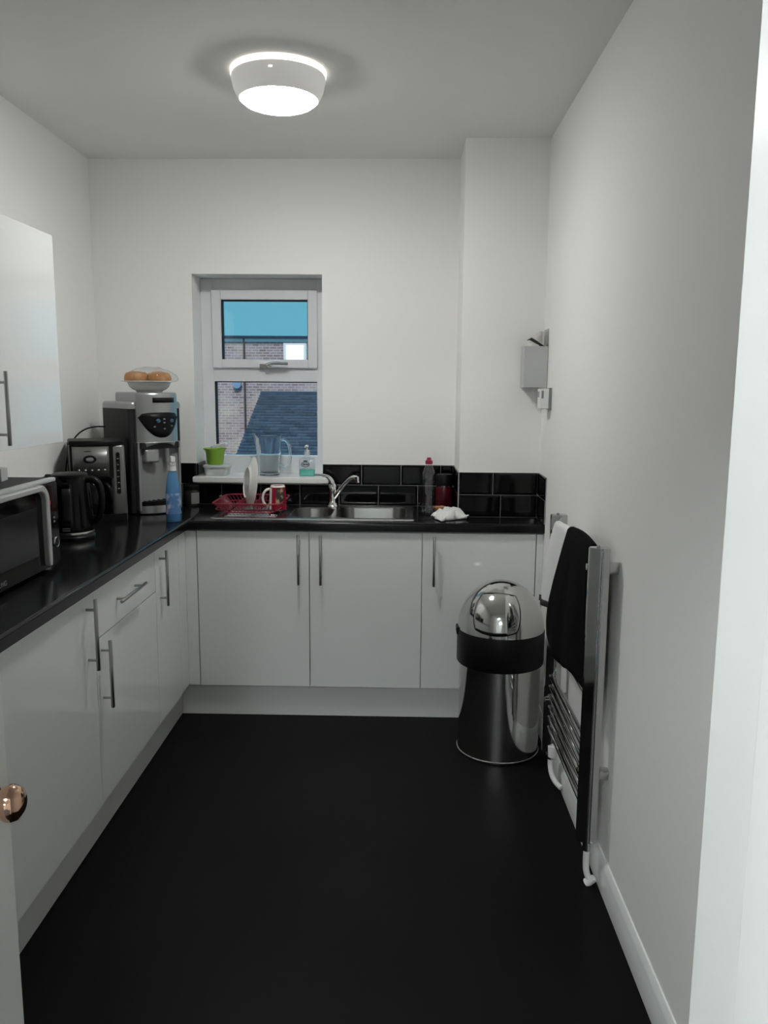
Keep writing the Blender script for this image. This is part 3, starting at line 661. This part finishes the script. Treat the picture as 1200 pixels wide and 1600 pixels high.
for v in b.bm.verts:
    q = noise.noise(v.co*26)*.010+noise.noise(v.co*60)*.004; v.co += v.co.normalized()*q
    if v.co.x > .09: v.co.z *= .8; v.co.x += .012
    v.co.z = max(v.co.z, -.012)
o = b.build('bread_bag', 'film', angle=50); o.location = (bx+.004, by+.006, bz+.063); tag(o, 'clear plastic bag wrapped over the bread rolls', 'plastic bag')

# ------------------------------------------------------------------ coffee maker
cm = thing('coffee_maker', (-1.352, 3.530, WT), 'silver and black filter coffee maker behind the kettle', 'coffee maker', rz=math.radians(24))
b = MB(); b.prism(rrect(-.116, .116, -.02, .092, .02), 'z', 0, .335); b.build('body', 'blackpl', cm)
b = MB(); b.prism(front_plan(.114, -.095, .02)+[(.114, .05), (-.114, .05)], 'z', 0, .030); b.build('base', 'blackpl', cm)
b = MB(); b.prism(front_plan(.108, -.088, .018)+[(.108, 0), (-.108, 0)], 'z', .188, .332); b.build('filter_housing', 'blackpl', cm)
# silver front plate on the housing, left of the water gauge column
def cmy(x, o=.0): return -.088-.018*(1-(x/.108)**2)-o
b = MB(); b.grid(lambda u, v: (-.100+.148*u, cmy(-.100+.148*u, .003), .196+.130*v), 14, 2); fp = thick(b.build('front_plate', 'silverdk', cm), .004)
b = MB(); b.T = Matrix.Translation((-.030, cmy(-.03, .005), .272)) @ Matrix.Rotation(PI/2, 4, 'X'); b.lathe([(.014, .002), (.017, .003), (.022, .0025), (.024, 0)], 32, sx=1.15, sy=.72); b.build('display_ring', 'blackgl', fp)
MB().box(-.045, -.015, cmy(-.03, .0065), cmy(-.03, .003), .265, .279, .002).build('display', 'greypl', fp)
MB().box(-.052, -.012, cmy(-.03, .0055), cmy(-.03, .003), .305, .308, .0005).build('lettering_line', 'darkgrey', fp)
for i in range(5):
    x = -.075+i*.026; b = MB(); b.ball((x, cmy(x, .005), .225), .0042, .003, .0042, 12, 8); b.build('button', 'ledw', fp)
    MB().box(x-.006, x+.006, cmy(x, .0055), cmy(x, .003), .236, .238).build('button_legend', 'darkgrey', fp)
MB().box(-.113, -.103, cmy(-.103)+.004, -.02, .03, .332, .004).build('side_strip', 'silverdk', cm)
# right silver column with a gauge window
b = MB(); b.loft([[(p[0], p[1], z) for p in rrect(.054, .118-dx, -.100+dy, -.0, .016)] for z, dx, dy in ((.0, .0, .012), (.04, -.002, .004), (.10, 0, .0), (.322, .004, 0), (.330, .006, .006))], True, True); col = b.build('gauge_column', 'silverdk', cm)
b = MB(); b.T = Matrix.Translation((.084, -.1005, 0)); b.prism([(p[0], p[1]) for p in rrect(-.008, .008, .118, .300, .008)], 'y', -.002, .004); b.build('gauge_window', 'blackgl', col)
for i in range(6): MB().box(.080, .088, -.1045, -.102, .140+i*.026, .144+i*.026).build('gauge_mark', 'greypl', col)
b = MB(); b.loft([[(p[0], p[1], z) for p in front_plan(.112*k, -.094*k, .018)+[(.112*k, .092*k), (-.112*k, .092*k)]] for z, k in ((.334, 1), (.346, 1), (.351, .96))], True, True); b.build('lid', 'blackpl', cm)
cf = MB().lathe([(0, .032), (.060, .032), (.066, .045), (.070, .09), (.060, .145), (.048, .165), (.050, .176), (0, .180)], 32, (-.028, -.055, 0)).build('carafe', 'blackgl', cm)
MB().tube(bez((.022, -.085, .165), (.055, -.125, .170), (.055, -.130, .08), (.038, -.098, .06), 12), .008, 10).build('carafe_handle', 'blackgl', cf)

# ------------------------------------------------------------------ kettle
kt = thing('kettle', (-1.275, 3.055, WT), 'black electric kettle between microwave and coffee maker', 'kettle', rz=math.radians(22))
MB().lathe([(0, 0), (.083, 0), (.084, .004), (.084, .012), (.080, .017), (0, .017)], 40).build('power_base', 'blackpl', kt)
MB().lathe([(.0805, .017), (.0820, .019), (.0820, .030), (.0805, .032)], 40).build('silver_ring', 'steel', kt)
MB().lathe([(0, .0175), (.079, .0175), (.081, .032), (.0805, .06), (.077, .13), (.072, .205), (.070, .236), (.066, .243), (0, .243)], 40).build('body', 'blackgl', kt)
MB().lathe([(0, .243), (.066, .243), (.065, .249), (.055, .254), (0, .256)], 36).build('lid', 'blackpl', kt)
b = MB()
def kr(z): return .0818-.0105*max(0, (z-.03))/.2
b.grid(lambda u, v: ((kr(.055+.145*v)+.001)*math.cos(math.radians(-92-22+24*u)), (kr(.055+.145*v)+.001)*math.sin(math.radians(-92-22+24*u)), .060+.140*v), 8, 6); wg = thick(b.build('water_window', 'darkgrey', kt), .002)
for zz in (.048, .040): b = MB(); b.grid(lambda u, v: (.0828*math.cos(math.radians(-114+20*u)), .0828*math.sin(math.radians(-114+20*u)), zz+.004*v), 6, 2); b.build('trim_line', 'greypl', kt)
hd_ = Vector((math.cos(math.radians(-22)), math.sin(math.radians(-22)), 0))
def H(r, z): p = hd_*r; return (p.x, p.y, z)
MB().tube(bez(H(.060, .225), H(.132, .255), H(.130, .13), H(.108, .085), 16)+[Vector(H(.094, .07)), Vector(H(.076, .062))], [.014]*8+[.012]*11, 14).build('handle', 'blackpl', kt)
b = MB(); b.tube([H(-.060, .225), H(-.085, .236), H(-.094, .243)], [.022, .014, .006], 12); b.build('spout', 'blackgl', kt)

# ------------------------------------------------------------------ microwave
XM = -1.112; my0, my1, mz0, mz1 = 2.085, 2.562, .012, .292
mw = thing('microwave', (XM, (my0+my1)/2, WT), 'black microwave with a silver frame handle on the left worktop', 'microwave'); cy = (my0+my1)/2
MB().box(-.355, -.022, my0-cy, my1-cy, mz0, mz1, .006).build('casing', 'darkgrey', mw)
MB().box(-.022, -.004, my0-cy, my1-cy, mz0, mz1-.012, .004).build('front_frame', 'blackgl', mw)
MB().box(-.026, -.002, my0-cy, my1-cy, mz1-.012, mz1+.001, .004).build('top_trim', 'brightsilver', mw)
dd = MB().box(-.006, .002, my0-cy+.004, 2.484-cy, mz0+.008, mz1-.014, .003).build('door', 'blackgl', mw)
MB().box(.0015, .0035, my0-cy+.05, 2.400-cy, mz0+.055, mz1-.075, .001).build('door_window', mat('oven_window', (.006, .006, .007), .22), dd)
b = MB()     # inverted-U silver trim: along the top of the door, round the corner, down the right side
path = [(my0-cy+.006, mz1-.019)] + [(2.452-.042-cy, mz1-.019)] + [(2.452-cy-.042+.042*math.sin(a), mz1-.019-.042+.042*math.cos(a)) for a in [PI/2*i/8 for i in range(1, 9)]] + [(2.452-cy, .045), (2.452-cy, .028)]
P3 = [Vector((.006, p[0], p[1])) for p in path]; rings = []
for i, p in enumerate(P3):
    a = P3[max(0, i-1)]; c_ = P3[min(len(P3)-1, i+1)]; tt = (c_-a).normalized(); nn = Vector((1, 0, 0)).cross(tt).normalized()
    hw_ = .0115 if i > 1 else .008
    hw_ = hw_*(.55 if i == len(P3)-1 else 1)
    rings.append([p+nn*hw_+Vector((-.008, 0, 0)), p+nn*hw_+Vector((.010, 0, 0)), p+nn*hw_*.7+Vector((.013, 0, 0)), p-nn*hw_*.7+Vector((.013, 0, 0)), p-nn*hw_+Vector((.010, 0, 0)), p-nn*hw_+Vector((-.008, 0, 0))])
b.loft(rings, True, True); b.build('handle_trim', 'brightsilver', dd)
pan = MB().box(-.006, .001, 2.487-cy, my1-cy-.003, mz0+.008, mz1-.014, .002).build('control_panel', 'blackgl', mw)
b = MB(); b.T = Matrix.Translation((.001, 2.527-cy, .088)) @ Matrix.Rotation(PI/2, 4, 'Y'); b.lathe([(.0135, .002), (.0140, .005), (.0160, .006), (.0172, .004), (.0175, 0)], 28); b.build('knob_ring', 'steel', pan)
b = MB(); b.T = Matrix.Translation((.001, 2.527-cy, .088)) @ Matrix.Rotation(PI/2, 4, 'Y'); b.lathe([(.0130, .002), (.0125, .006), (0, .007)], 24); b.build('knob', 'blackpl', pan)
MB().box(.0005, .0025, 2.490-cy, 2.503-cy, .212, .224, .001).build('red_mark', 'led', pan)
for zz in (.165, .152): MB().box(.0005, .002, 2.520-cy, 2.530-cy, zz, zz+.006, .0005).build('panel_legend', 'greypl', pan)
txt('SAMSUNG', .020, 'brand_lettering', 'silver', dd, Matrix.Translation((.0030, 2.192-cy, .0285)) @ Matrix.Rotation(PI/2, 4, 'Z') @ Matrix.Rotation(PI/2, 4, 'X'))
for sx in (-.31, -.05):
    for sy in (-.20, .20): MB().cyl((sx, sy, 0), (sx, sy, .0125), .014, n=12).build('foot', 'blackpl', mw)
t = thing('small_carton', (-1.252, 2.450, WT+mz1), 'grey and green carton on top of the microwave, cut by the frame', 'carton', rz=.15)
MB().box(-.040, .026, -.03, .03, 0, .040, .002).build('box', 'boxgrey', t); MB().box(-.041, .020, -.0312, -.0295, .004, .038).build('green_print', mat('green_print', (.06, .16, .05), .5, var=(90, (.02, .05, .12), .45, .55)), t)

# ------------------------------------------------------------------ ceiling lamp
lp = thing('ceiling_lamp', (-.436, 2.944, ZC), 'round white ceiling lamp, lit, with a glowing face', 'ceiling lamp')
MB().lathe([(0, 0), (.160, 0), (.164, -.003), (.163, -.016), (.150, -.019), (0, -.019)], 56).build('base_ring', 'lamprim', lp)
MB().lathe([(.150, -.017), (.1595, -.019), (.1605, -.026), (.153, -.060), (.140, -.088), (.134, -.092), (.130, -.090)], 56).build('housing', 'shade', lp)
MB().lathe([(.1315, -.088), (.128, -.0955), (.118, -.1035), (.10, -.1105), (.07, -.1165), (.035, -.1195), (0, -.1205)], 56).build('diffuser', 'lampglow', lp)
MB().box(-.010, .004, -.1605, -.152, -.042, -.036, .002).build('clip_glint', 'lamprim', lp)  # glowing rim material stands in for the glint on this small fixing

# hallway ceiling lamp behind the camera (its light reaches the jamb, the knob and the bin)
for hy_, lb in ((-.38, 'round opal lamp on the hallway ceiling nearest the doorway'), (-3.1, 'round opal lamp at the far end of the hallway ceiling')):
    hs = thing('hall_lamp', (-.45, hy_, 2.5), lb, 'ceiling lamp', group='hallway lamps behind the camera')
    MB().lathe([(0, 0), (.21, 0), (.21, -.03), (.20, -.035), (0, -.035)], 48).build('base_ring', 'whitepl', hs)
    MB().lathe([(.20, -.035), (.198, -.06), (.17, -.085), (.10, -.10), (0, -.105)], 48).build('diffuser', 'bulb' if hy_ > -1 else 'bulbfar', hs)

# ------------------------------------------------------------------ pedal-less dome bin
bn = thing('dome_bin', (.412, 3.222, 0), 'polished steel bin with a black collar and dome lid', 'bin')
MB().lathe([(0, .001), (.170, .001), (.1715, .004), (.1715, .012), (.168, .014)], 64).build('base_rim', 'binsteel', bn)
MB().lathe([(.168, .012), (.1665, .10), (.1665, .40), (0, .40)], 72).build('body', 'binsteel', bn)
MB().lathe([(.168, .385), (.176, .386), (.1785, .390), (.1785, .520), (.1765, .526), (.170, .528), (0, .528)], 72).build('collar', 'blackpl', bn)
DR, DH, DZb = .1755, .195, .528
prof = [(DR+.001, -.006), (DR+.001, 0)] + [(DR*math.cos(PI/2*i/24), DH*math.sin(PI/2*i/24)) for i in range(1, 24)] + [(0, DH)]
dm = MB().lathe(prof, 72, (0, 0, DZb)).build('dome_lid', 'binsteel', bn)
def dome(az, el, off):
    r, h = DR+off, DH+off; return (r*math.cos(el)*math.cos(az), r*math.cos(el)*math.sin(az), DZb+h*math.sin(el))
azc, elc = math.radians(-104), math.radians(30)
def patch(hw_, hh, off, rr, nu=24, nv=20):
    def fn(u, v):
        a, c_ = (2*u-1), (2*v-1)
        # rounded-square mapping
        sx = a*math.sqrt(max(0, 1-rr*c_*c_)); sy = c_*math.sqrt(max(0, 1-rr*a*a))
        el = elc+sy*hh; x = sx*hw_/max(.45, math.cos(el)**.55); return dome(azc+x, el, off)
    return fn
thick(MB().grid(patch(.590, .475, .0014, .30), 24, 20).build('flap_gap', 'blackpl', dm), .001, 0)
thick(MB().grid(patch(.560, .447, .0034, .30), 24, 20).build('push_flap', 'binsteel', dm), .0015, 0)
MB().box(-.183, -.170, -.03, .03, .500, .530, .004).build('hinge_block', 'blackpl', bn)

# ------------------------------------------------------------------ towel radiator
RXc, RY0, RY1 = .573, 2.288, 2.900
tr = thing('towel_radiator', (RXc, RY0, .140), 'chrome ladder towel radiator on the right wall', 'radiator')
def up_prof(cy_): return [(-.030, cy_+.016), (-.033, cy_+.010), (-.033, cy_+.002), (-.031, cy_-.003), (-.0065, cy_-.0215), (-.003, cy_-.0225), (.000, cy_-.0205), (.004, cy_-.0215), (.022, cy_-.0190), (.024, cy_-.016), (.024, cy_+.016), (.018, cy_+.019), (-.022, cy_+.019)]
for yy in (0, RY1-RY0):
    pr = up_prof(yy); ctr = (0, yy)
    b = MB(); b.loft([[(p[0]*k, yy+(p[1]-yy)*k, z) for p in pr] for z, k in ((0, .93), (.003, 1), (.903, 1), (.907, .93))], True, True); us = b.build('upright', 'radchrome', tr, 8)
    MB().lathe([(0, .907), (.005, .907), (.005, .912), (0, .913)], 12, (-.008, yy, 0)).build('end_plug', 'radchrome', us)
bars = [.240, .280, .320, .360, .400, .440, .590, .630, .670, .710, .750, .880, .920, .960, 1.000]
bm_ = MB().cyl((0, .010, 0), (0, RY1-RY0-.010, 0), .0105, n=16).build('bar', 'radchrome', tr); bm_.location = (-.010, 0, bars[0]-.140)
for z in bars[1:]:
    o = bm_.copy(); C.objects.link(o); o.parent = tr; o.location = (-.010, 0, z-.140)
for yy, s in ((0, 1), (RY1-RY0, -1)):
    for z in (.985, .355):
        MB().cyl((.020, yy+s*.004, z-.140), (.0515, yy+s*.004, z-.140), .0185, n=20).build('wall_bracket', 'radchrome', tr)
        MB().cyl((-.034, yy+s*.024, z-.140), (-.004, yy+s*.024, z-.140), .010, .013, 16).build('bracket_cap', 'radchrome', tr)
    MB().cyl((0, yy, -.030), (0, yy, .004), .013, n=16).build('valve', 'radchrome', tr)
b = MB().tube([(0, 0, -.026)] + bez((0, 0, -.04), (0, 0, -.10), (.0, -.002, -.122), (.026, -.010, -.128), 10), .0095, 12).build('feed_pipe', 'whitepl', tr)
MB().cyl((.004, -.003, -.1385), (.024, -.010, -.118), .014, .0115, 14).build('pipe_cover', 'whitepl', b)
MB().tube([(0, RY1-RY0, -.026)] + bez((0, RY1-RY0, -.03), (0, RY1-RY0, -.075), (.0, RY1-RY0-.03, -.10), (.030, RY1-RY0-.07, -.112), 10), .0095, 12).build('feed_pipe', 'whitepl', tr)
MB().cyl((.004, RY1-RY0-.022, -.012), (.004, RY1-RY0-.022, .030), .017, .019, 16).build('valve_head', 'whitepl', tr)

# towels draped over the top bar: back layer, over the bar, front layer hanging and flaring out
def towel(name, ya, yb, ztop, zfront, zback, flare, m, label, seed, wob=.006, hem=None, skew=0.0, tuck=0.0):
    xb = RXc-.010; nt_, nu = 46, 30
    def fn(u, t):
        y = ya+(yb-ya)*u; w_ = noise.noise(Vector((u*5+seed, t*3, seed)))*wob
        zt = ztop(u)
        if t < .30:
            k = t/.30; z = zback+(zt-.016-zback)*k; x = xb+.0145+.004*math.sin(6*u+seed)
        elif t < .42:
            a = (t-.30)/.12*PI; x = xb+.0145*math.cos(a); z = zt-.016+.016*math.sin(a)
        else:
            k = (t-.42)/.58; zf = zfront(u); z = zt-.016+(zf-zt+.016)*k
            fl = flare(u); x = xb-.0145-fl*(1-max(0, 1-k)**1.6) + tuck*k**6; x += w_*k*1.5 + .006*k*math.sin(11*u+seed)
            y += skew*k*(u-.5)
        return (x, y+w_*.4, z+w_*.3)
    b = MB(); b.grid(fn, nu, nt_)
    root = thing(name, (0, 0, 0), label, 'towel')
    root.location = (xb, (ya+yb)/2, zback)
    for v in b.bm.verts: v.co -= Vector(root.location)
    thick(b.build('fabric', m, root, angle=80), .006, 0)
    if hem:
        b = MB()
        def hf(u, t):
            p = Vector(fn(u, 1-hem*(1-t))); p.x -= .0045; return p-Vector(root.location)
        b.grid(hf, nu, 4); ho = thick(b.build('hem', 'hemgrey', root, angle=80), .003, 0)
    return root
towel('white_towel', 2.648, 2.872, lambda u: 1.030+.004*math.sin(5*u), lambda u: .735, .70, lambda u: .012+.034*u, 'towelw', 'white towel draped over the far end of the radiator', 3, .004, .045)
towel('black_towel', 2.335, 2.640, lambda u: 1.044+.010*math.sin(PI*u), lambda u: .650-.055*(1-u)+.018*math.sin(7*u), .64, lambda u: .004+.058*u**.8, 'towelb', 'black towel draped over the near end of the radiator', 8, .007, None, .02, .012)

# ------------------------------------------------------------------ wall holder with papers, thermostat
ph = thing('paper_holder', (.572, 3.618, 1.500), 'grey box holder with papers on the wall by the pier', 'holder')
hx0, hx1, hy0, hy1 = -.049, .052, -.058, .056
b = MB(); b.box(hx0, hx0+.003, hy0, hy1, 0, .176, .0008); b.box(hx0+.003, hx1, hy0, hy0+.003, 0, .176, .0008); b.box(hx0+.003, hx1, hy1-.003, hy1, 0, .176, .0008); b.box(hx0+.003, hx1, hy0+.003, hy1-.003, 0, .003); b.build('box', 'boxgrey', ph)
MB().box(hx1-.002, hx1, hy0, hy1, 0, .250, .0005).build('back_plate', 'steel', ph)
sheets = ((.034, ((-.016, .212), (.010, .236), (.034, .246), (.0485, .240)), 'paper'), (.010, ((-.030, .206), (-.012, .216), (.016, .200), (.046, .180)), 'darkgrey'),
          (-.012, ((-.036, .200), (-.024, .204), (.000, .192), (.034, .170)), 'paper'), (-.034, ((-.030, .190), (-.012, .192), (.010, .184), (.030, .168)), 'paper'))
for k, (yy, top, mm) in enumerate(sheets):   # ragged slanting sheets; the dark one paints the shaded gap between papers
    def pf(u, v):
        i = min(2, int(u*3)); q = u*3-i; x = top[i][0]+(top[i+1][0]-top[i][0])*q; z = top[i][1]+(top[i+1][1]-top[i][1])*q
        return (x, yy+.012*max(0, v-.7)*math.sin(9*u+k)+.005*noise.noise(Vector((u*4, v*4, k*3.1))), .004+(z-.004)*v)
    b = MB(); b.grid(pf, 13, 12); thick(b.build('paper_or_gap_shade', mm, ph, angle=80), .0012)
th = thing('thermostat', (.6245, 3.480, 1.409), 'small white thermostat on the right wall below the holder', 'thermostat')
MB().box(-.010, 0, -.040, .040, 0, .090, .002).build('back_plate', 'greypl', th)
MB().box(-.048, -.010, -.036, .036, .002, .088, .004).build('body', 'whitepl', th)
MB().box(-.0425, -.0335, -.0372, -.0355, .046, .078, .0005).build('display', 'greypl', th)
MB().box(-.0490, -.0475, -.015, .022, .050, .074, .0005).build('dial_plate', 'greypl', th)

# ------------------------------------------------------------------ outside: brick building and slate lean-to roof
YO = 30.0
bd = thing('brick_building', (-4.5, YO, -4.0), 'pale brick building seen through the window', 'building')
def obx(mb, x0, x1, y0, y1, z0, z1, r=0): return mb.box(x0+4.5, x1+4.5, y0-YO, y1-YO, z0+4, z1+4, r)
b = MB(); obx(b, -16, 6, YO, YO+8, -4, 3.15); b.build('wall', 'brick', bd)
b = MB(); obx(b, -16.3, 6.3, YO-.04, YO+8.3, 3.10, 3.24); b.build('soffit', 'soffit', bd)
b = MB(); b.prism([(-.13, 3.23+4), (-.05, 3.21+4), (-.03, 3.31+4), (-.15, 3.31+4)], 'x', -16.3+4.5, 6.3+4.5); b.build('gutter', 'gutter', bd)
b = MB(); b.prism([(-.03, 7.26), (8.3, 7.26), (4.0, 7.33)], 'x', -11.8, 10.8); b.build('roof', 'slate', bd)
b = MB(); obx(b, -5.855, -5.80, YO-.08, YO-.02, -1, 3.22, .02); b.build('downpipe', 'pipebrown', bd)
wn = MB(); obx(wn, -4.38, -3.54, YO-.04, YO+.02, 2.05, 3.06); wo = wn.build('window', 'soffit', bd)
b = MB(); obx(b, -4.28, -3.64, YO-.055, YO-.04, 2.15, 2.98); b.build('pane', mat('lit_blind', (.95, .95, .90), .4, emit=.55, ecol=(1, .97, .9)), wo)
MB().cyl((-6.11+4.5, -.10, 1.57+4), (-6.11+4.5, 0, 1.57+4), .16, .17, 20).build('alarm_box', 'alarm', bd)
# lean-to roof, courses of slates stepping up to the wall
lr = thing('lean_to_roof', (-2.0, 24.0, -4.0), 'blue slate lean-to roof against the brick building', 'roof')
VX0, VX1 = -5.23, 4.0; yT, zT = YO-.02, 1.27; slope = math.tan(math.radians(22.3)); ncr = 44; gy = .215
b = MB()
for i in range(ncr):
    ya = yT-gy*(i+1); yb_ = yT-gy*i; za = zT-slope*(yT-ya); zb_ = zT-slope*(yT-yb_)
    x = VX0 - (.16 if i % 2 else 0)
    while x < VX1:
        xe = min(x+.32, VX1); xs = max(x, VX0); dz = random.uniform(-.004, .006)
        if xe-xs > .03:
            P = [(xs+.004+2, ya-24, za+.078+dz+4), (xe-.004+2, ya-24, za+.078+dz+4), (xe-.004+2, yb_+.03-24, zb_+.012+4), (xs+.004+2, yb_+.03-24, zb_+.012+4)]
            lo_ = [(p[0], p[1], p[2]-(.06 if k_ < 2 else .02)) for k_, p in enumerate(P)]; b.loft([lo_, P], True, True)
        x += .32
sl_ = b.build('slates', 'slate', lr); sl_['kind'] = 'stuff'
b = MB(); yE = yT-gy*ncr; zE = zT-slope*gy*ncr
b.prism([(yE+.05-24, zE-.03+4), (yT-24, zT-.03+4), (yT-24, 0), (yE+.05-24, 0)], 'x', VX0+.03+2, VX1-.03+2); b.build('gable', 'brick', lr)
b = MB(); b.box(VX0+2, VX1+2, yT-.14-24, yT-24, zT-.02+4, zT+.05+4, .01); b.build('flashing', 'gutter', lr)
struct('ground', MB().box(-40, 40, YB+.4, 60, -4.2, -4.0), 'tarmac', 'dark tarmac yard far below the window', 'ground')
